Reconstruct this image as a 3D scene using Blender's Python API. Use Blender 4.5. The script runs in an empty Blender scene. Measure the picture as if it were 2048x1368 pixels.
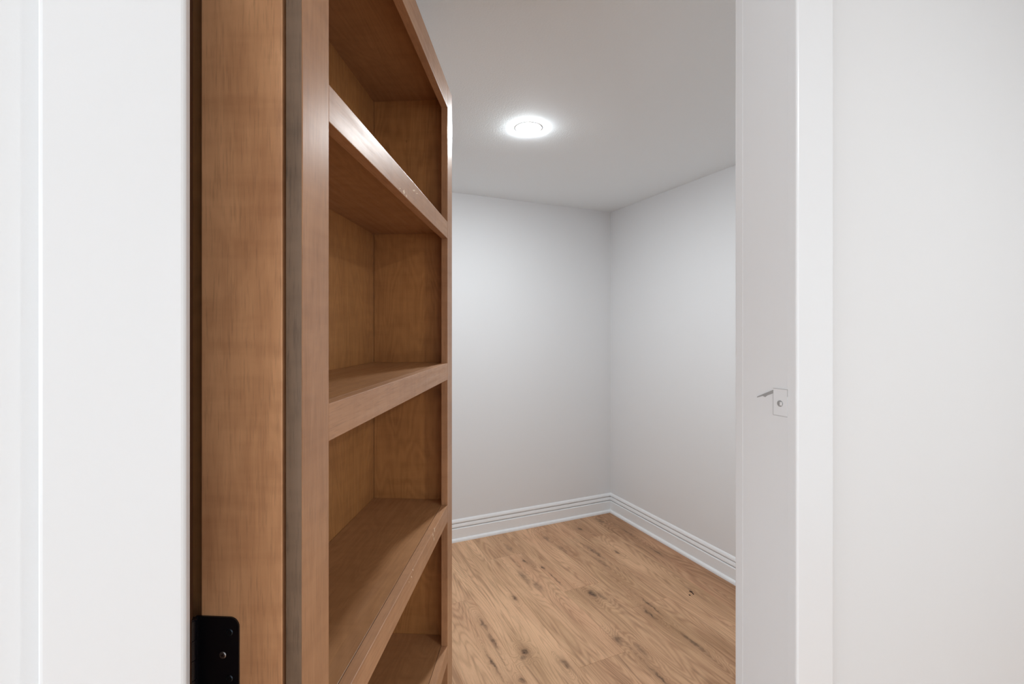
import bpy, bmesh, math, random
from mathutils import Vector
R = math.radians
S = bpy.context.scene
COL = S.collection
random.seed(7)

# ------------------------------------------------------------ camera, world, exposure
YAW = 24.476                       # the camera looks this far to the right of the room's depth axis
EYE = 1.471
cam_d = bpy.data.cameras.new('camera')
cam_d.sensor_width = 36; cam_d.sensor_fit = 'HORIZONTAL'
cam_d.lens = 36 * 940 / 2048
cam_d.shift_y = -22 / 2048
cam_d.clip_start = 0.02
cam = bpy.data.objects.new('camera', cam_d); COL.objects.link(cam)
cam.location = (0, 0, EYE); cam.rotation_euler = (R(90), 0, R(-YAW))
S.camera = cam

W = bpy.data.worlds.new('world'); S.world = W; W.use_nodes = True
W.node_tree.nodes['Background'].inputs[0].default_value = (0.9, 0.95, 1, 1)
W.node_tree.nodes['Background'].inputs[1].default_value = 0.3

S.view_settings.view_transform = 'Standard'
S.view_settings.look = 'None'
S.view_settings.gamma = 1
S.view_settings.use_curve_mapping = False
S.view_settings.exposure = 0.0

LAMP_ROOM = 670.0
HALL_FILL = 500.0
BACK_FILL = 1.25

SIDE_FILL = 4.9     # brightness of the added side fill light against the back one

# ------------------------------------------------------------ geometry in numbers (metres, room axes)
T_CAS, T_HALL, T_ROOM = 0.540, 0.558, 0.655     # casing face, hall drywall, room drywall
S_L, S_R = -0.098, 0.793                        # casing edges left and right of the opening
ROOM_R, ROOM_B, ROOM_L, CEIL = 2.3236, 3.161, -0.40, 2.44
HEAD = 2.225
HALL_T, HALL_L, HALL_R = -2.6, -2.2, 3.4

# ------------------------------------------------------------ helpers
def box(bm, x0, x1, y0, y1, z0, z1, bev=0.0, seg=2):
    vs = [bm.verts.new(p) for p in ((x0,y0,z0),(x1,y0,z0),(x1,y1,z0),(x0,y1,z0),(x0,y0,z1),(x1,y0,z1),(x1,y1,z1),(x0,y1,z1))]
    fs = [bm.faces.new([vs[i] for i in f]) for f in ((0,3,2,1),(4,5,6,7),(0,1,5,4),(1,2,6,5),(2,3,7,6),(3,0,4,7))]
    if bev > 0:
        es = {e for f in fs for e in f.edges}
        bmesh.ops.bevel(bm, geom=list(es), offset=bev, segments=seg, profile=0.5, affect='EDGES')
def cyl(bm, c, r, h, axis='z', seg=24, r2=None):
    """capped cylinder/cone starting at c and running h along axis"""
    r2 = r if r2 is None else r2
    ax = {'x': (Vector((0,1,0)), Vector((0,0,1)), Vector((1,0,0))), 'y': (Vector((0,0,1)), Vector((1,0,0)), Vector((0,1,0))),
          'z': (Vector((1,0,0)), Vector((0,1,0)), Vector((0,0,1)))}[axis]
    c = Vector(c); a, b = [], []
    for i in range(seg):
        t = 2*math.pi*i/seg; d = ax[0]*math.cos(t) + ax[1]*math.sin(t)
        a.append(bm.verts.new(c + d*r)); b.append(bm.verts.new(c + d*r2 + ax[2]*h))
    for i in range(seg):
        j = (i+1) % seg
        bm.faces.new((a[i], a[j], b[j], b[i]))
    bm.faces.new(a[::-1]); bm.faces.new(b)
def sweep(bm, prof, path, closed=False):
    """prof: list of (d, z) off the wall; path: list of (point xy, outward normal scaled for mitre)"""
    rings = []
    for (p, n) in path:
        rings.append([bm.verts.new((p[0]+n[0]*d, p[1]+n[1]*d, z)) for d, z in prof])
    for a, b in zip(rings, rings[1:]):
        for i in range(len(prof)-1):
            bm.faces.new((a[i], b[i], b[i+1], a[i+1]))
def obj(name, bm, mat, parent=None, smooth=False, **props):
    bmesh.ops.recalc_face_normals(bm, faces=bm.faces)
    me = bpy.data.meshes.new(name); bm.to_mesh(me); bm.free()
    if smooth:
        for p in me.polygons: p.use_smooth = True
    me.materials.append(mat)
    o = bpy.data.objects.new(name, me); COL.objects.link(o)
    if parent: o.parent = parent
    for k, v in props.items(): o[k] = v
    return o
def bx(name, mat, b, parent=None, bev=0.0, **props):
    bm = bmesh.new(); box(bm, *b, bev=bev)
    return obj(name, bm, mat, parent, **props)
def struct(name, bm, mat, label=None, parent=None, cat=None, smooth=False):
    o = obj(name, bm, mat, parent, smooth)
    if not parent:
        o['kind'] = 'structure'
        if label: o['label'] = label
        if cat: o['category'] = cat
    return o

class N:
    """small wrapper for shader node trees"""
    def __init__(s, name):
        s.m = bpy.data.materials.new(name); s.m.use_nodes = True
        s.t = s.m.node_tree; s.b = s.t.nodes['Principled BSDF']
    def n(s, typ, **kw):
        x = s.t.nodes.new(typ)
        for k, v in kw.items(): setattr(x, k, v)
        return x
    def put(s, sock, v):
        if v is None: return
        if hasattr(v, 'is_output') or hasattr(v, 'links'): s.t.links.new(v, sock)
        else: sock.default_value = v
    def math(s, op, a, b=None, c=None, clamp=False):
        x = s.n('ShaderNodeMath', operation=op, use_clamp=clamp)
        for i, v in enumerate((a, b, c)): s.put(x.inputs[i], v)
        return x.outputs[0]
    def vmath(s, op, a, b=None, scale=None):
        x = s.n('ShaderNodeVectorMath', operation=op)
        s.put(x.inputs[0], a); s.put(x.inputs[1], b)
        if scale is not None: s.put(x.inputs['Scale'], scale)
        return x.outputs['Value'] if op in ('LENGTH', 'DISTANCE', 'DOT_PRODUCT') else x.outputs[0]
    def noise(s, vec, scale=1.0, detail=3.0, rough=0.5, dist=0.0, w=None):
        x = s.n('ShaderNodeTexNoise'); x.noise_dimensions = '4D' if w is not None else '3D'
        s.put(x.inputs['Vector'], vec); x.inputs['Scale'].default_value = scale
        x.inputs['Detail'].default_value = detail; x.inputs['Roughness'].default_value = rough
        x.inputs['Distortion'].default_value = dist
        if w is not None: s.put(x.inputs['W'], w)
        return x.outputs[0]
    def remap(s, v, a, b, c=0.0, d=1.0, smooth=False):
        x = s.n('ShaderNodeMapRange'); x.interpolation_type = 'SMOOTHSTEP' if smooth else 'LINEAR'
        s.put(x.inputs[0], v)
        for i, q in enumerate((a, b, c, d)): s.put(x.inputs[i+1], q)
        return x.outputs[0]
    def mix(s, f, a, b, mode='MIX'):
        x = s.n('ShaderNodeMix', data_type='RGBA', blend_type=mode)
        s.put(x.inputs[0], f); s.put(x.inputs[6], a); s.put(x.inputs[7], b)
        return x.outputs[2]
    def bump(s, h, strength, dist):
        x = s.n('ShaderNodeBump'); x.inputs['Strength'].default_value = strength
        x.inputs['Distance'].default_value = dist; s.put(x.inputs['Height'], h)
        s.t.links.new(x.outputs[0], s.b.inputs['Normal'])
def lin(r, g, b):
    f = lambda c: (c/255/12.92) if c/255 <= 0.04045 else ((c/255+0.055)/1.055)**2.4
    return (f(r), f(g), f(b), 1)

def paint(name, col, rough=0.5, bump=0.0, scale=250.0, spec=0.5):
    m = N(name); m.b.inputs['Base Color'].default_value = col
    m.b.inputs['Roughness'].default_value = rough
    m.b.inputs['Specular IOR Level'].default_value = spec
    pos = m.n('ShaderNodeNewGeometry').outputs['Position']
    v = m.noise(pos, 3.0, 2)
    m.t.links.new(m.mix(m.remap(v, 0.3, 0.7, 0, 0.05), col, tuple(c*0.9 for c in col[:3])+(1,)), m.b.inputs['Base Color'])
    if bump: m.bump(m.noise(pos, scale, 3, 0.6), bump, 0.001)
    return m.m
M_WALL = paint('closet_wall_paint', lin(235, 236, 238), 0.6, 0.12, 300, 0.3)
M_HALLWALL = paint('hall_wall_paint', lin(235, 236, 237), 0.6, 0.08, 300, 0.3)
M_CEIL = paint('ceiling_texture_paint', lin(245, 250, 253), 0.85, 0.8, 150, 0.2)
M_TRIM = paint('white_semi_gloss_trim', lin(241, 243, 245), 0.3, 0.03, 60, 0.5)
M_BASE = paint('white_baseboard_enamel', lin(246, 248, 250), 0.3, 0.03, 60, 0.5)
M_GROUT = paint('underlay_dark', lin(70, 50, 36), 0.9)
M_SMUDGE = paint('chipped_grey_paint', lin(168, 168, 168), 0.6)
M_PLATE_GREY = paint('plate_outline_grey', lin(205, 205, 205), 0.6)
M_GREYMETAL = paint('painted_over_metal', lin(165, 165, 165), 0.35)

def metal(name, col, rough, metallic=1.0):
    m = N(name); m.b.inputs['Base Color'].default_value = col
    m.b.inputs['Roughness'].default_value = rough; m.b.inputs['Metallic'].default_value = metallic
    return m.m
M_BLACK = metal('matte_black_metal', lin(16, 16, 22), 0.32, 0.3)
M_SCREW = metal('worn_screw_metal', lin(150, 148, 150), 0.35, 1.0)
M_BSCREW = metal('black_screw_metal', lin(50, 58, 66), 0.3, 0.9)

def emit(name, strength, col=(1, 1, 1, 1)):
    m = N(name); m.b.inputs['Base Color'].default_value = (0.8, 0.8, 0.8, 1)
    m.b.inputs['Emission Color'].default_value = col; m.b.inputs['Emission Strength'].default_value = strength
    return m.m

def stained(name, axis, light, dark, seed=0.0, blot=0.5, rough=0.33, coat=0.25, pores=0.35, figure=0.07):
    """stained maple / birch: grain along the given object axis"""
    m = N(name)
    oc = m.n('ShaderNodeTexCoord').outputs['Object']
    rnd = m.n('ShaderNodeObjectInfo').outputs['Random']
    w = m.math('MULTIPLY_ADD', rnd, 37.0, seed)
    k = {'x': (0.06, 1, 1), 'y': (1, 0.06, 1), 'z': (1, 1, 0.06)}[axis]
    g = m.vmath('MULTIPLY', oc, k)
    k2 = tuple(0.55 if q < 1 else 1 for q in k)
    fig = m.noise(m.vmath('MULTIPLY', oc, tuple(0.22 if q < 1 else 1 for q in k)), 9, 2, 0.5, 0.6, w)
    rings = m.math('SINE', m.math('MULTIPLY', fig, 110.0))
    fine = m.noise(g, 420, 3, 0.6, 0.0, w)
    mid = m.noise(g, 90, 3, 0.6, 0.3, w)
    blo = m.noise(m.vmath('MULTIPLY', oc, k2), 7, 4, 0.55, 0.4, w)
    cross = m.noise(m.vmath('MULTIPLY', oc, tuple(6 if q < 1 else 1 for q in k)), 7, 3, 0.5, 0.0, w)
    f = m.math('ADD', m.remap(blo, 0.3, 0.7, 0, blot), m.remap(mid, 0.3, 0.7, 0, 0.22))
    f = m.math('ADD', f, m.remap(rings, -1, 1, 0, figure))
    f = m.math('ADD', f, m.remap(cross, 0.45, 0.75, 0, 0.22))
    c = m.mix(f, light, dark)
    c = m.mix(m.remap(fine, 0.52, 0.75, 0, pores), c, tuple(q*0.45 for q in dark[:3])+(1,))
    # little amber mineral flecks
    vo = m.n('ShaderNodeTexVoronoi'); m.put(vo.inputs['Vector'], m.vmath('MULTIPLY', oc, k2)); vo.inputs['Scale'].default_value = 14
    sp = m.remap(vo.outputs['Distance'], 0.03, 0.07, 0.55, 0, True)
    c = m.mix(m.math('MULTIPLY', sp, m.remap(blo, 0.5, 0.6)), c, lin(96, 62, 22))
    m.t.links.new(c, m.b.inputs['Base Color'])
    m.b.inputs['Roughness'].default_value = rough
    m.put(m.b.inputs['Roughness'], m.remap(mid, 0.3, 0.7, rough-0.04, rough+0.08))
    m.b.inputs['Coat Weight'].default_value = coat; m.b.inputs['Coat Roughness'].default_value = 0.25
    m.bump(m.math('ADD', m.math('MULTIPLY', fine, 0.5), mid), 0.12, 0.0006)
    return m.m
LT, DK = lin(194, 145, 106), lin(146, 101, 68)
M_WV = stained('stained_maple_upright', 'z', LT, DK, 0.0, 0.5, 0.38, 0.12)
M_WX = stained('stained_maple_level', 'x', LT, DK, 3.0, 0.4, 0.4, 0.08)
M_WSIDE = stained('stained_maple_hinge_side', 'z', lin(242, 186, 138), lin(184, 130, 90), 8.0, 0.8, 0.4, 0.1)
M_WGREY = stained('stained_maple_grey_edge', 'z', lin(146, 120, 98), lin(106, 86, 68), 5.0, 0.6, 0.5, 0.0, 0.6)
M_WIN = stained('stained_birch_ply_inside', 'z', lin(196, 138, 82), lin(146, 96, 52), 11.0, 0.4, 0.4, 0.15, 0.25, 0.2)
M_WSH = stained('stained_birch_ply_shelf', 'x', lin(182, 134, 92), lin(138, 94, 58), 13.0, 0.4, 0.32, 0.3, 0.25, 0.16)
M_GROOVE_SHADE = stained('painted_groove_shade', 'z', lin(52, 32, 18), lin(20, 11, 6), 19.0, 0.9, 0.7, 0.0)  # near-black wood colour painting the shade inside the groove
M_WJAMB_SHADE = stained('stained_shaded_jamb', 'z', lin(92, 56, 30), lin(50, 28, 12), 17.0, 0.5, 0.5, 0.0)  # brown stain, deepened to put the hinge gap's shade into the colour

# ------------------------------------------------------------ floor
# knots and splits of the oak boards: s, t, half width across, half length along, strength
KNOTS = [(1.502,2.205,.020,.042,1.0),(1.530,2.175,.016,.05,.6),(0.949,1.940,.015,.022,1.0),(0.925,1.905,.022,.014,.5),(1.075,1.790,.014,.030,.8),
 (1.085,2.350,.010,.022,.9),(0.842,2.06,.010,.060,.7),(0.848,2.21,.011,.045,.8),(1.318,2.70,.011,.03,.8),(1.385,2.58,.008,.03,.9),(1.39,2.44,.005,.075,.9),
 (1.905,2.97,.016,.03,.8),(1.93,2.56,.011,.028,.8),(1.80,2.62,.014,.11,.7),(1.76,2.48,.018,.09,.5),(1.72,1.98,.006,.09,.9),(1.665,1.93,.009,.05,.9),
 (0.782,1.93,.006,.055,1.0),(1.385,1.83,.020,.035,.7),(1.44,1.73,.014,.05,.6),(1.70,1.66,.012,.09,.7),(2.19,2.78,.010,.09,.7),(2.17,2.44,.008,.08,.7),
 (1.23,2.53,.020,.09,.55),(1.26,2.40,.026,.06,.5),(1.62,2.74,.016,.07,.45),(1.30,2.90,.020,.07,.45),(0.86,1.78,.011,.018,.8),(1.40,1.52,.008,.11,.8),(2.03,2.02,.006,.01,.5),
 (2.13,3.03,.02,.05,.6),(1.60,2.93,.015,.06,.6),(1.985,1.50,.012,.09,.6),(0.70,1.55,.015,.03,.7),(1.2,1.2,.015,.03,.7)]
def oak():
    m = N('rustic_oak_plank')
    P = m.n('ShaderNodeNewGeometry').outputs['Position']
    rnd = m.n('ShaderNodeObjectInfo').outputs['Random']
    oi = m.n('ShaderNodeObjectInfo').outputs['Color']
    w = m.math('MULTIPLY', rnd, 61.0)
    sep = m.n('ShaderNodeSeparateColor'); m.put(sep.inputs[0], oi); own = sep.outputs[0]
    field = m.noise(m.vmath('MULTIPLY', P, (1, 0.11, 1)), 9.0, 1, 0.4, 0.0, w)
    dark = None; bumpf = None
    wob = m.noise(P, 32, 3, 0.6)
    PW = m.vmath('ADD', P, m.vmath('SCALE', m.vmath('SUBTRACT', m.n_noisecol(P, 26), (0.5, 0.5, 0.5)), None, 0.03))
    for (s, t, a, b, k) in KNOTS:
        d = m.vmath('LENGTH', m.vmath('MULTIPLY', m.vmath('SUBTRACT', PW, (s, t, 0)), (1/a, 1/b, 0)))
        e = m.math('MULTIPLY', m.remap(d, 0.25, 1.35, 1, 0, True), k)
        h = m.remap(d, 0.0, 4.2, 0.30*k, 0, True)
        dark = e if dark is None else m.math('MAXIMUM', dark, e)
        bumpf = h if bumpf is None else m.math('MAXIMUM', bumpf, h)
    field2 = m.math('ADD', field, bumpf)
    rings = m.math('SINE', m.math('MULTIPLY', field2, 150.0))
    g = m.vmath('MULTIPLY', P, (1, 0.045, 1))
    fine = m.noise(g, 520, 3, 0.65, 0.0, w)
    mid = m.noise(g, 60, 4, 0.6, 0.5, w)
    broad = m.noise(m.vmath('MULTIPLY', P, (1, 0.22, 1)), 9, 3, 0.5, 0.5, w)
    tone = m.math('ADD', m.remap(broad, 0.3, 0.7, -0.2, 0.42), own)
    c = m.mix(tone, lin(234, 188, 148), lin(168, 124, 90))
    pink = m.noise(m.vmath('MULTIPLY', P, (1, 0.3, 1)), 5, 2, 0.5, 0.2, m.math('ADD', w, 9.0))
    c = m.mix(m.remap(pink, 0.5, 0.75, 0, 0.5), c, lin(206, 148, 116))
    c = m.mix(m.remap(pink, 0.45, 0.25, 0, 0.35), c, lin(160, 126, 84))
    c = m.mix(m.remap(mid, 0.5, 0.75, 0, 0.65), c, lin(120, 84, 56))
    c = m.mix(m.remap(rings, -0.2, 1, 0, 0.22), c, lin(232, 190, 150))
    c = m.mix(m.remap(rings, -0.3, -1, 0, 0.18), c, lin(118, 80, 50))
    c = m.mix(m.remap(fine, 0.55, 0.8, 0, 0.4), c, lin(110, 78, 52))
    halo = m.remap(bumpf, 0.08, 0.30, 0, 0.32)
    c = m.mix(halo, c, lin(122, 84, 54))
    dk = m.math('MULTIPLY', dark, m.remap(wob, 0.35, 0.6, 0.45, 1.0))
    c = m.mix(m.math('MULTIPLY', dk, 0.92), c, lin(66, 45, 32))
    m.t.links.new(c, m.b.inputs['Base Color'])
    m.put(m.b.inputs['Roughness'], m.remap(fine, 0.3, 0.8, 0.42, 0.6))
    m.b.inputs['Specular IOR Level'].default_value = 0.4
    m.bump(m.math('ADD', fine, m.math('MULTIPLY', dark, -1.5)), 0.15, 0.0008)
    return m.m
def _nc(s, vec, scale):
    x = s.n('ShaderNodeTexNoise'); s.put(x.inputs['Vector'], vec); x.inputs['Scale'].default_value = scale
    return x.outputs['Color']
N.n_noisecol = _nc
M_OAK = oak()

bm = bmesh.new(); box(bm, HALL_L, HALL_R, HALL_T, 3.4, -0.06, -0.010)
FLOOR = struct('floor', bm, M_GROUT, 'wide plank rustic oak floor running from the hall into the closet', cat='floor')
seams = [-0.35, -0.108, 0.135, 0.379, 0.626, 0.872, 1.116, 1.365, 1.612, 1.855, 2.095, 2.318]
joints = {0.626: [1.18, 2.44], 0.872: [0.62, 1.70-1.3, 1.62-.02, 2.97-.05], 1.116: [0.68, 1.746, 2.811], 1.365: [1.02, 2.292],
          1.612: [0.74, 2.007], 1.855: [1.60, 2.811], 2.095: [1.14, 2.40-1.26+1.4]}
joints[0.872] = [0.30, 1.45-.2]; joints[1.855] = [1.50, 2.811]; joints[2.095] = [1.1]
def tone(x, y):       # how dark each board is: 0 pale to 1 brown
    far = y > 1.9
    if abs(x-0.626) < .05: return 0.22
    if abs(x-0.872) < .05: return 0.12
    if abs(x-1.116) < .05: return 0.45 if y > 2.811 else (0.16 if far else 0.42)
    if abs(x-1.365) < .05: return 0.28 if y > 2.29 else 0.42
    if abs(x-1.612) < .05: return 0.45 if y > 2.007 else 0.60
    if abs(x-1.855) < .05: return 0.62 if y > 2.811 else 0.42
    if abs(x-2.095) < .05: return 0.80
    return 0.2 + 0.4*random.random()
def plank(x0, x1, y0, y1):
    if y1 - y0 < 0.02 or x1-x0 < 0.02: return
    b = bmesh.new(); box(b, x0+.0002, x1-.0002, y0+.0002, y1-.0002, -0.010, 0.0, bev=0.0007, seg=1)
    o = obj('plank', b, M_OAK, FLOOR)
    t_ = tone(x0, (y0+y1)/2); o.color = (t_, t_, t_, 1)
for i in range(len(seams)-1):
    x0, x1 = seams[i], seams[i+1]
    js = joints.get(x0, [0.2 + random.random()*0.9, 1.6 + random.random()*0.7])
    js = sorted([T_CAS-0.1] + [j for j in js if j > T_CAS] + [3.175])
    for a, b_ in zip(js, js[1:]): plank(x0, x1, a, b_)
# hall boards up to the doorway
x = HALL_L
k = 0
while x < HALL_R - 0.01:
    y = HALL_T
    first = 0.4 + random.random()*0.8
    ys = [HALL_T, HALL_T+first, HALL_T+first+1.22, T_CAS-0.1]
    ys = [q for q in ys if q <= T_CAS-0.1]
    for a, b_ in zip(ys, ys[1:]): plank(x, min(x+0.2452, HALL_R), a, b_)
    x += 0.2452

# ------------------------------------------------------------ walls and ceiling
TH = 0.12
# hall-side wall with the opening
bm = bmesh.new(); box(bm, HALL_L, S_L-0.034, T_HALL, T_ROOM, -0.01, CEIL)
struct('wall_front_left', bm, M_HALLWALL, 'white hall wall left of the doorway')
bm = bmesh.new(); box(bm, S_R+0.018, HALL_R, T_HALL, T_ROOM, -0.01, CEIL)
struct('wall_front_right', bm, M_HALLWALL, 'white hall wall right of the doorway')
bm = bmesh.new(); box(bm, S_L-0.034, S_R+0.018, T_HALL, T_ROOM, HEAD+0.018, CEIL)
struct('wall_front_over_door', bm, M_HALLWALL, 'white wall above the doorway')
bm = bmesh.new(); box(bm, ROOM_L-TH, ROOM_R+TH, ROOM_B, ROOM_B+TH, -0.01, CEIL)
struct('wall_back', bm, M_WALL, 'light grey back wall of the closet')
bm = bmesh.new(); box(bm, ROOM_R, ROOM_R+TH, T_ROOM, ROOM_B, -0.01, CEIL)
struct('wall_right', bm, M_WALL, 'light grey right wall of the closet')
bm = bmesh.new(); box(bm, ROOM_L-TH, ROOM_L, T_ROOM, ROOM_B, -0.01, CEIL)
struct('wall_left', bm, M_WALL, 'light grey left wall of the closet behind the bookcase')
bm = bmesh.new(); box(bm, HALL_L, HALL_R, HALL_T, ROOM_B+TH, CEIL, CEIL+0.08)
struct('ceiling', bm, M_CEIL, 'white lightly textured ceiling')
VT0, VT1, VZ0, VZ1 = -1.2, 0.35, 0.7, 2.15
bm = bmesh.new()
box(bm, HALL_L-TH, HALL_L, HALL_T, VT0, -0.01, CEIL); box(bm, HALL_L-TH, HALL_L, VT1, T_ROOM, -0.01, CEIL)
box(bm, HALL_L-TH, HALL_L, VT0, VT1, -0.01, VZ0); box(bm, HALL_L-TH, HALL_L, VT0, VT1, VZ1, CEIL)
struct('wall_hall_left', bm, M_HALLWALL, 'white side wall of the hall')
bm = bmesh.new(); box(bm, HALL_R, HALL_R+TH, HALL_T, T_ROOM, -0.01, CEIL)
struct('wall_hall_right', bm, M_HALLWALL, 'white side wall of the hall')
# back wall of the hall with an opening for the added window
WX0, WX1, WZ0, WZ1 = -0.6, 2.8, 0.5, 2.15
bm = bmesh.new()
box(bm, HALL_L, WX0, HALL_T-TH, HALL_T, -0.01, CEIL); box(bm, WX1, HALL_R, HALL_T-TH, HALL_T, -0.01, CEIL)
box(bm, WX0, WX1, HALL_T-TH, HALL_T, -0.01, WZ0); box(bm, WX0, WX1, HALL_T-TH, HALL_T, WZ1, CEIL)
struct('wall_hall_back', bm, M_HALLWALL, 'white hall wall behind the viewer with an added wide window')
bm = bmesh.new()
for (a, b_) in ((WX0, WX0+.05), (WX1-.05, WX1), ((WX0+WX1)/2-.03, (WX0+WX1)/2+.03)): box(bm, a, b_, HALL_T-.08, HALL_T-.03, WZ0, WZ1)
for (a, b_) in ((WZ0, WZ0+.05), (WZ1-.05, WZ1)): box(bm, WX0+.05, WX1-.05, HALL_T-.08, HALL_T-.03, a, b_)
added_win = struct('added_window_1', bm, M_TRIM, 'unseen white framed hall window added to light the doorway')
# fill light behind that added window, brightening the doorway
ld = bpy.data.lights.new('back_fill_light', 'AREA'); ld.shape = 'RECTANGLE'; ld.size = WX1-WX0-.1; ld.size_y = WZ1-WZ0-.1
ld.energy = BACK_FILL*math.pi*ld.size*ld.size_y; ld.color = (0.93, 1.0, 1.05)
lo = bpy.data.objects.new('back_fill_light', ld); COL.objects.link(lo)
lo.location = ((WX0+WX1)/2, HALL_T-0.1, (WZ0+WZ1)/2)
# the light looks along -Z of its own; turned so that -Z points to +Y
lo.rotation_euler = (R(90), 0, 0)
bm = bmesh.new()
for (a, b_) in ((VT0, VT0+.05), (VT1-.05, VT1), ((VT0+VT1)/2-.03, (VT0+VT1)/2+.03)): box(bm, HALL_L-.08, HALL_L-.03, a, b_, VZ0, VZ1)
for (a, b_) in ((VZ0, VZ0+.05), (VZ1-.05, VZ1)): box(bm, HALL_L-.08, HALL_L-.03, VT0+.05, VT1-.05, a, b_)
struct('added_window_2', bm, M_TRIM, 'unseen white framed window added in the side wall of the hall for fill light')
ld2 = ld.copy(); ld2.size = VT1-VT0-.1; ld2.size_y = VZ1-VZ0-.1; ld2.energy = BACK_FILL*SIDE_FILL*math.pi*ld2.size*ld2.size_y
lo2 = bpy.data.objects.new('side_fill_light', ld2); COL.objects.link(lo2)  # unseen side fill, added to brighten the right jamb and hinge board
lo2.location = (HALL_L-0.1, (VT0+VT1)/2, (VZ0+VZ1)/2); lo2.rotation_euler = (R(90), 0, R(-90))

# ------------------------------------------------------------ door trim
def cas(name, label, b, bev=0.004):
    bm = bmesh.new(); box(bm, *b)
    if b[3] <= T_HALL+.001: es = [e for e in bm.edges if all(v.co.y < b[2]+.0001 for v in e.verts)]
    elif b[2] > T_ROOM-.01: es = [e for e in bm.edges if all(v.co.y > b[3]-.0001 for v in e.verts)]
    else: es = list(bm.edges)
    bmesh.ops.bevel(bm, geom=es, offset=bev, segments=3, profile=0.5, affect='EDGES')
    struct(name, bm, M_TRIM, label)
cas('trim_1', 'white casing board left of the doorway', (-0.2057, S_L, T_CAS, T_HALL+.0001, 0.0, HEAD+0.09))
cas('trim_2', 'white casing board right of the doorway', (S_R, S_R+0.1017, T_CAS, T_HALL+.0001, 0.0, HEAD+0.09))
cas('trim_3', 'white casing board over the doorway', (-0.2057, S_R+0.1017, T_CAS-.0005, T_HALL, HEAD, HEAD+0.1))
cas('trim_4', 'white door jamb on the right of the doorway', (S_R+0.0004, S_R+0.018, T_HALL+0.0002, T_ROOM, 0.0, HEAD+.018), 0.0006)
cas('trim_5', 'white head jamb of the doorway', (S_L-0.014, S_R+0.018, T_HALL, T_ROOM, HEAD+.0005, HEAD+0.018), 0.0006)
cas('trim_6', 'white inner casing on the closet side of the doorway', (S_R, S_R+0.09, T_ROOM-0.004, T_ROOM+0.014, 0.0, HEAD+.09), 0.003)
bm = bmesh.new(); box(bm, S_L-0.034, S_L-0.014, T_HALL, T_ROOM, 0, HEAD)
struct('trim_7', bm, M_WJAMB_SHADE, 'brown hinge jamb behind the left casing, darkened to stand for shade')

# baseboards: stepped profile (distance off the wall, height)
PROF = [(0, 0.0), (0.0270, 0.0), (0.0270, 0.0035), (0.0262, 0.010), (0.0232, 0.0160), (0.0185, 0.0200), (0.0145, 0.0222), (0.0140, 0.0228),
        (0.0140, 0.0850), (0.0128, 0.0885), (0.0095, 0.0905), (0.0020, 0.0908), (0.0012, 0.0925), (0.0012, 0.0960), (0.0090, 0.0962),
        (0.0112, 0.0975), (0.0118, 0.1000), (0.0105, 0.1080), (0.0070, 0.1190), (0.0050, 0.1215), (0.0010, 0.1218), (0.0010, 0.1275),
        (0.0100, 0.1277), (0.0106, 0.1300), (0.0095, 0.1370), (0.0060, 0.1450), (0.0020, 0.1500), (0, 0.151)]
def baseboard(name, label, path, mat=M_BASE):
    bm = bmesh.new(); sweep(bm, PROF, path); struct(name, bm, mat, label)
e = 0.0
baseboard('baseboard_back', 'white stepped baseboard along the closet back wall',
          [((ROOM_L, ROOM_B), (1, -1)), ((ROOM_R, ROOM_B), (-1, -1))])
baseboard('baseboard_right', 'white stepped baseboard along the closet right wall',
          [((ROOM_R, ROOM_B), (-1, -1)), ((ROOM_R, T_ROOM), (-1, 1))])
baseboard('baseboard_left', 'white stepped baseboard along the closet left wall', [((ROOM_L, T_ROOM), (1, 0)), ((ROOM_L, ROOM_B), (1, -1))])
baseboard('baseboard_front', 'white stepped baseboard beside the doorway inside the closet', [((S_R+0.09, T_ROOM), (0, 1)), ((ROOM_R, T_ROOM), (-1, 1))])
baseboard('baseboard_hall_right', 'white stepped baseboard on the hall wall right of the doorway', [((S_R+0.1017, T_HALL), (0, -1)), ((HALL_R, T_HALL), (0, -1))])
baseboard('baseboard_hall_left', 'white stepped baseboard on the hall wall left of the doorway', [((HALL_L, T_HALL), (0, -1)), ((-0.2057, T_HALL), (0, -1))])

# ------------------------------------------------------------ downlights
def downlight(x, y, strength, label, first=None):
    t = bpy.data.objects.new('recessed_light', None); COL.objects.link(t); t.location = (x, y, CEIL)
    t['label'] = label; t['category'] = 'ceiling light'; t['group'] = 'round recessed ceiling lights'
    bm = bmesh.new()
    seg = 48; prof = [(0.066, 0.0), (0.0655, -0.0009), (0.0645, -0.0013), (0.0565, -0.0013)]
    rings = [[bm.verts.new((r*math.cos(2*math.pi*i/seg), r*math.sin(2*math.pi*i/seg), z)) for i in range(seg)] for r, z in prof]
    for a, b_ in zip(rings, rings[1:]):
        for i in range(seg): bm.faces.new((a[i], a[(i+1) % seg], b_[(i+1) % seg], b_[i]))
    obj('trim_ring', bm, M_TRIM, t, True)
    bm = bmesh.new()
    prof = [(0.0567, -0.0010), (0.0545, -0.0038), (0.046, -0.0066), (0.027, -0.0084), (0.0, -0.0090)]
    rings = [[bm.verts.new((r*math.cos(2*math.pi*i/seg), r*math.sin(2*math.pi*i/seg), z)) for i in range(seg)] for r, z in prof[:-1]]
    for a, b_ in zip(rings, rings[1:]):
        for i in range(seg): bm.faces.new((a[i], a[(i+1) % seg], b_[(i+1) % seg], b_[i]))
    cv = bm.verts.new((0, 0, prof[-1][1]))
    for i in range(seg): bm.faces.new((rings[-1][i], rings[-1][(i+1) % seg], cv))
    obj('diffuser', bm, emit('lamp_diffuser', strength, (0.93, 0.99, 1.02, 1)), t, True)
    return t
downlight(1.001, 2.009, LAMP_ROOM, 'round glowing recessed light in the closet ceiling')
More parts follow.
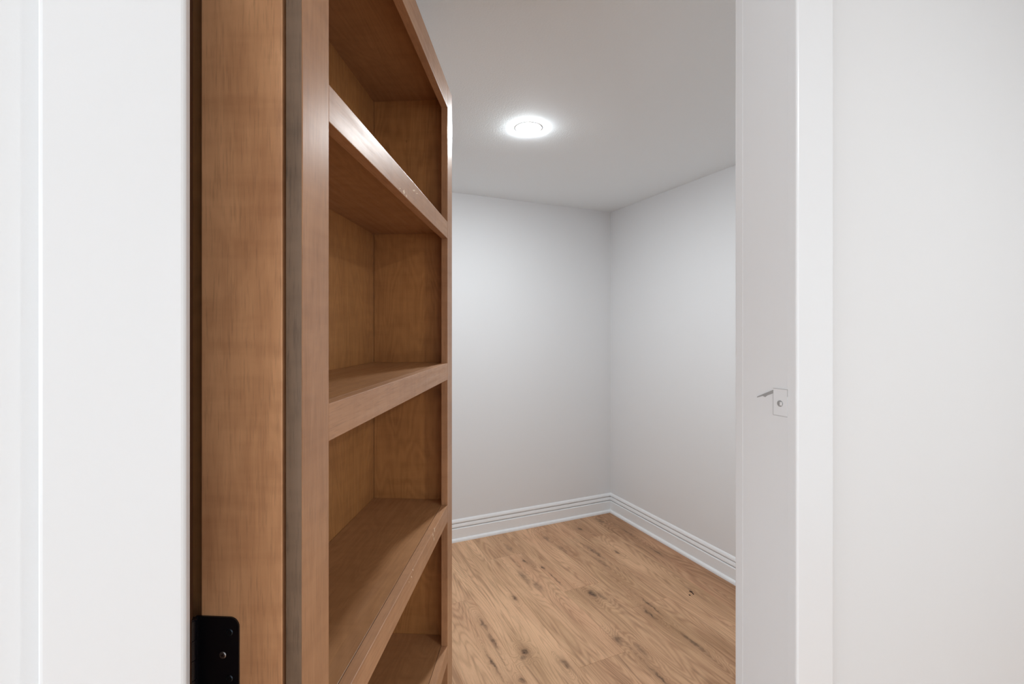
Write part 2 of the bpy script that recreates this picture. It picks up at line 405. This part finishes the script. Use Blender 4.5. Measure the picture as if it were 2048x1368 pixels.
downlight(1.35, -0.85, HALL_FILL, 'added unseen round fill light in the hall ceiling right of the doorway')  # unseen fill lamp added to brighten the hall side of the doorway
downlight(-1.5, -0.85, HALL_FILL*0.15, 'added unseen round fill light in the hall ceiling left of the doorway')  # weaker added fill lamp, set far left to reach the right jamb

# ------------------------------------------------------------ the bookcase door
ang = R(90 - math.degrees(math.atan2(0.0628, 1)) - YAW)
def loc(x, y):
    a = R(YAW); return (x*math.cos(a)+y*math.sin(a), -x*math.sin(a)+y*math.cos(a))
B = bpy.data.objects.new('bookcase_door', None); COL.objects.link(B)
bxy = loc(-0.2452, 0.55)
B.location = (bxy[0], bxy[1], 0.0); B.rotation_euler = (0, 0, ang)
B['label'] = 'tall brown stained wooden bookcase door standing open into the closet on black hinges'
B['category'] = 'bookcase'
WD, FF, ST, DEP = 0.9205, 0.0193, 0.069, 0.2424
TOP = 2.206; Z0 = 0.014
SH = [1.796, 1.375, 0.952, 0.533]; BOT = 0.112
RAIL = 0.0492
# face frame
bx('stile', M_WV, (0, ST, 0, FF, Z0, TOP), B, 0.0012)
bx('stile', M_WV, (WD-ST, WD, 0, FF, Z0, TOP), B, 0.0012)
bx('top_rail', M_WX, (ST, WD-ST, 0, FF, 2.137, TOP), B, 0.0008)
for z in SH: bx('shelf_rail', M_WX, (ST, WD-ST, 0.0002, FF, z-RAIL, z), B, 0.0008)
bx('bottom_rail', M_WX, (ST, WD-ST, 0.0002, FF, Z0, BOT), B, 0.0008)
# box behind it
bx('side_panel', M_WIN, (0.018, 0.036, FF+.0002, DEP, Z0, TOP-.001), B, 0.0005)
bx('side_panel', M_WIN, (WD-0.0193, WD-.0005, FF+.0010, DEP-.0010, Z0, TOP-.001), B, 0.0005)
bx('back_panel', M_WIN, (0.018, WD-.0005, DEP+.0002, DEP+0.009, Z0, TOP-.001), B)
bx('top_panel', M_WSH, (0.0362, WD-0.0195, FF+.0002, DEP, 2.185, TOP-.001), B)
for z in SH: bx('shelf', M_WSH, (0.0368, WD-0.0202, FF+.0010, DEP-.0006, z-0.024, z-.0004), B, 0.0004)
bx('bottom_panel', M_WSH, (0.0362, WD-0.0195, FF+.0003, DEP, BOT-0.02, BOT-.0004), B)
# grey edge strip of the face frame and the hinge-side board
bx('groove_shade_strip', M_GROOVE_SHADE, (0.010, 0.018, FF-.0001, 0.0250, Z0, TOP-.002), B)  # dark strip added in the groove to stand for its shade
bx('edge_strip', M_WGREY, (-0.0012, 0.0, 0.0008, FF, Z0, TOP), B, 0.0003)
bx('hinge_board', M_WSIDE, (-0.0005, 0.0178, 0.0243, 0.1236, Z0, TOP), B, 0.0012)

# black butt hinge on the hinge-side board; its three knuckles stand in front of the jamb
def hinge(zt):
    zb = zt - 0.115
    xb, yb = -0.0112, 0.1275
    bm = bmesh.new()
    # leaf with rounded free corners, y from 0.0755 to 0.127
    y0, y1, r = 0.0760, 0.1262, 0.0115
    pts = [(y1, zt), (y1, zb)]
    for c0, a0 in (((y0+r, zb+r), 270), ((y0+r, zt-r), 180)):
        for i in range(9):
            a = R(a0 - 90*i/8); pts.append((c0[0]+r*math.cos(a), c0[1]+r*math.sin(a)))
    f0 = [bm.verts.new((-0.0005, y, z)) for y, z in pts]; f1 = [bm.verts.new((-0.0026, y, z)) for y, z in pts]
    bm.faces.new(f1); bm.faces.new(f0[::-1])
    n = len(pts)
    for i in range(n): bm.faces.new((f0[i], f0[(i+1) % n], f1[(i+1) % n], f1[i]))
    h = obj('hinge', bm, M_BLACK, B, label='black metal hinge')
    bm = bmesh.new()
    kn = 5; L = (zt+.001 - zb)/kn
    for i in range(kn):
        z = zb + i*L
        cyl(bm, (xb, yb, z+.0005), 0.0052, L-.001, 'z', 24)
    cyl(bm, (xb, yb, zb-.002), 0.0042, zt-zb+.004, 'z', 20)
    box(bm, xb, -0.0005, yb-.0015, yb+.0008, zb, zt)
    o = obj('barrel', bm, M_BLACK, h)
    for i in range(4):
        z = zt - 0.0175 - i*0.0272; y = 0.0872 if i % 2 == 0 else 0.0955
        bm = bmesh.new()
        cyl(bm, (-0.0026, y, z), 0.0042, -0.0008, 'x', 20, 0.0034)
        sc = obj('screw', bm, M_SCREW if i == 1 else M_BSCREW, h)
        for rot in (0, 90):
            bm = bmesh.new()
            a = R(rot+20); ux, uz = math.cos(a), math.sin(a)
            v = [bm.verts.new((-0.00348, y+ux*p-uz*q, z+uz*p+ux*q)) for p, q in ((-.002, -.0004), (.002, -.0004), (.002, .0004), (-.002, .0004))]
            w_ = [bm.verts.new((-0.0030, q.co.y, q.co.z)) for q in v]
            bm.faces.new(v)
            for k_ in range(4): bm.faces.new((v[k_], v[(k_+1) % 4], w_[(k_+1) % 4], w_[k_]))
            if rot == 0: mm = bm
            else:
                tmp = bpy.data.meshes.new('t'); bm.to_mesh(tmp); bm.free(); mm.from_mesh(tmp); bpy.data.meshes.remove(tmp)
        # join the cross recess to the screw head
        tmp = bpy.data.meshes.new('t'); mm.to_mesh(tmp); mm.free()
        b2 = bmesh.new(); b2.from_mesh(sc.data); nf = len(b2.faces); b2.from_mesh(tmp); b2.faces.ensure_lookup_table()
        for f in b2.faces[nf:]: f.material_index = 1
        sc.data.materials.append(M_BLACK); b2.to_mesh(sc.data); b2.free(); bpy.data.meshes.remove(tmp)
hinge(1.134)

# ------------------------------------------------------------ painted-over strike on the right jamb
T = bpy.data.objects.new('strike_plate', None); COL.objects.link(T); T.location = (S_R, 0.571, 1.342)
T['label'] = 'small square strike plate painted white on the right door jamb'; T['category'] = 'strike plate'
bm = bmesh.new(); box(bm, -0.0008, 0.0006, -0.0125, 0.0145, -0.024, 0.024, bev=0.0004, seg=1); obj('plate', bm, M_TRIM, T)
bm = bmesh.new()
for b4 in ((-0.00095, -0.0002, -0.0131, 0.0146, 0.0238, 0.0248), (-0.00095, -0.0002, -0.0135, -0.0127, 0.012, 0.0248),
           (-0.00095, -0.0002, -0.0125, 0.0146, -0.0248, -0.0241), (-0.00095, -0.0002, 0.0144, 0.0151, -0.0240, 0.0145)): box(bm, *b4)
obj('plate_seam', bm, M_PLATE_GREY, T)  # thin grey outline strips around the plate
bm = bmesh.new(); cyl(bm, (-0.0008, 0.001, -0.002), 0.0058, -0.0016, 'x', 20, 0.0045)
sc = obj('screw', bm, M_GREYMETAL, T)
bm = bmesh.new(); box(bm, -0.0028, -0.0020, -0.0038, 0.0002, -0.0052, 0.0012); obj('screw_slot', bm, M_TRIM, sc)
bm = bmesh.new()   # scraped sliver running off the plate's upper corner
pts = [(0.0140, 0.0215), (0.030, 0.0135), (0.047, 0.0050), (0.048, 0.0030), (0.036, 0.0075), (0.031, 0.0060), (0.026, 0.0100), (0.0145, 0.0150)]
a = [bm.verts.new((-0.0010, y, z)) for y, z in pts]; b_ = [bm.verts.new((0.0003, y, z)) for y, z in pts]
bm.faces.new(a); bm.faces.new(b_[::-1])
for i in range(len(pts)): bm.faces.new((a[i], a[(i+1) % 8], b_[(i+1) % 8], b_[i]))
obj('paint_scrape', bm, M_SMUDGE, T)

# small dark crumbs of dirt on the closet floor
M_DIRT = paint('dark_dirt', lin(52, 26, 10), 0.8)
def crumb(x, y, pts, label):
    bm = bmesh.new(); a, b_ = [], []
    for (p, q) in pts:
        a.append(bm.verts.new((x+p, y+q, 0.0))); b_.append(bm.verts.new((x+p*.7, y+q*.7, 0.0022)))
    bm.faces.new(a[::-1]); bm.faces.new(b_)
    for i in range(len(pts)): bm.faces.new((a[i], a[(i+1) % len(pts)], b_[(i+1) % len(pts)], b_[i]))
    o = obj('dirt_crumb', bm, M_DIRT); o['label'] = label; o['category'] = 'crumb'
crumb(2.016, 1.984, [(-.010, -.018), (-.003, -.017), (.002, .004), (.010, .008), (.006, .020), (-.002, .024), (-.006, .010), (-.003, .002)], 'larger dark crumb of dirt on the oak floor near the right baseboard')
crumb(1.985, 1.972, [(-.005, -.004), (.004, -.005), (.005, .004), (-.003, .006)], 'smaller dark crumb of dirt just left of the larger crumb')

# pale chips and scratches worn into the shelf rails and boards (flat flakes of bare wood)
M_CHIP = paint('bare_pale_wood', lin(226, 198, 168), 0.6)
def chip(pts, plane, at, label='pale chip in the stain'):
    bm = bmesh.new()
    if plane == 'front': f = lambda p, q, d: (p, at - d, q)          # on the face frame, at = y
    else: f = lambda p, q, d: (p, q, at + d)                         # on a shelf top, at = z
    a = [bm.verts.new(f(p, q, 0.0002)) for p, q in pts]; b_ = [bm.verts.new(f(p, q, -0.0004)) for p, q in pts]
    bm.faces.new(a); bm.faces.new(b_[::-1])
    for i in range(len(pts)): bm.faces.new((a[i], a[(i+1) % len(pts)], b_[(i+1) % len(pts)], b_[i]))
    obj('chip', bm, M_CHIP, B, label=label)
for q in ([(0.3992, 1.7535), (0.4083, 1.7593), (0.4145, 1.7545), (0.4060, 1.7484)],
          [(0.4202, 1.7507), (0.4254, 1.7540), (0.4289, 1.7510), (0.4241, 1.7475)],
          [(0.4699, 1.7765), (0.4844, 1.7821), (0.4942, 1.7822), (0.4807, 1.7766)],
          [(0.3732, 1.7512), (0.3811, 1.7542), (0.3864, 1.7543), (0.3791, 1.7513)],
          [(0.4963, 1.7773), (0.5090, 1.7816), (0.5176, 1.7827), (0.5058, 1.7785)],
          [(0.6747, 0.9556), (0.6809, 0.9569), (0.6851, 0.9467), (0.6793, 0.9445)],
          [(0.6578, 0.9494), (0.6639, 0.9499), (0.6679, 0.9414), (0.6623, 0.9402)],
          [(0.6696, 0.9339), (0.6751, 0.9347), (0.6787, 0.9263), (0.6737, 0.9248)],
          [(0.4691, 0.9541), (0.4749, 0.9525), (0.4787, 0.9477), (0.4734, 0.9489)],
          [(0.4574, 0.9450), (0.4630, 0.9434), (0.4668, 0.9387), (0.4616, 0.9399)],
          [(0.4400, 0.9433), (0.4436, 0.9421), (0.4460, 0.9392), (0.4427, 0.9401)]):
    chip(q, 'front', 0.0002)
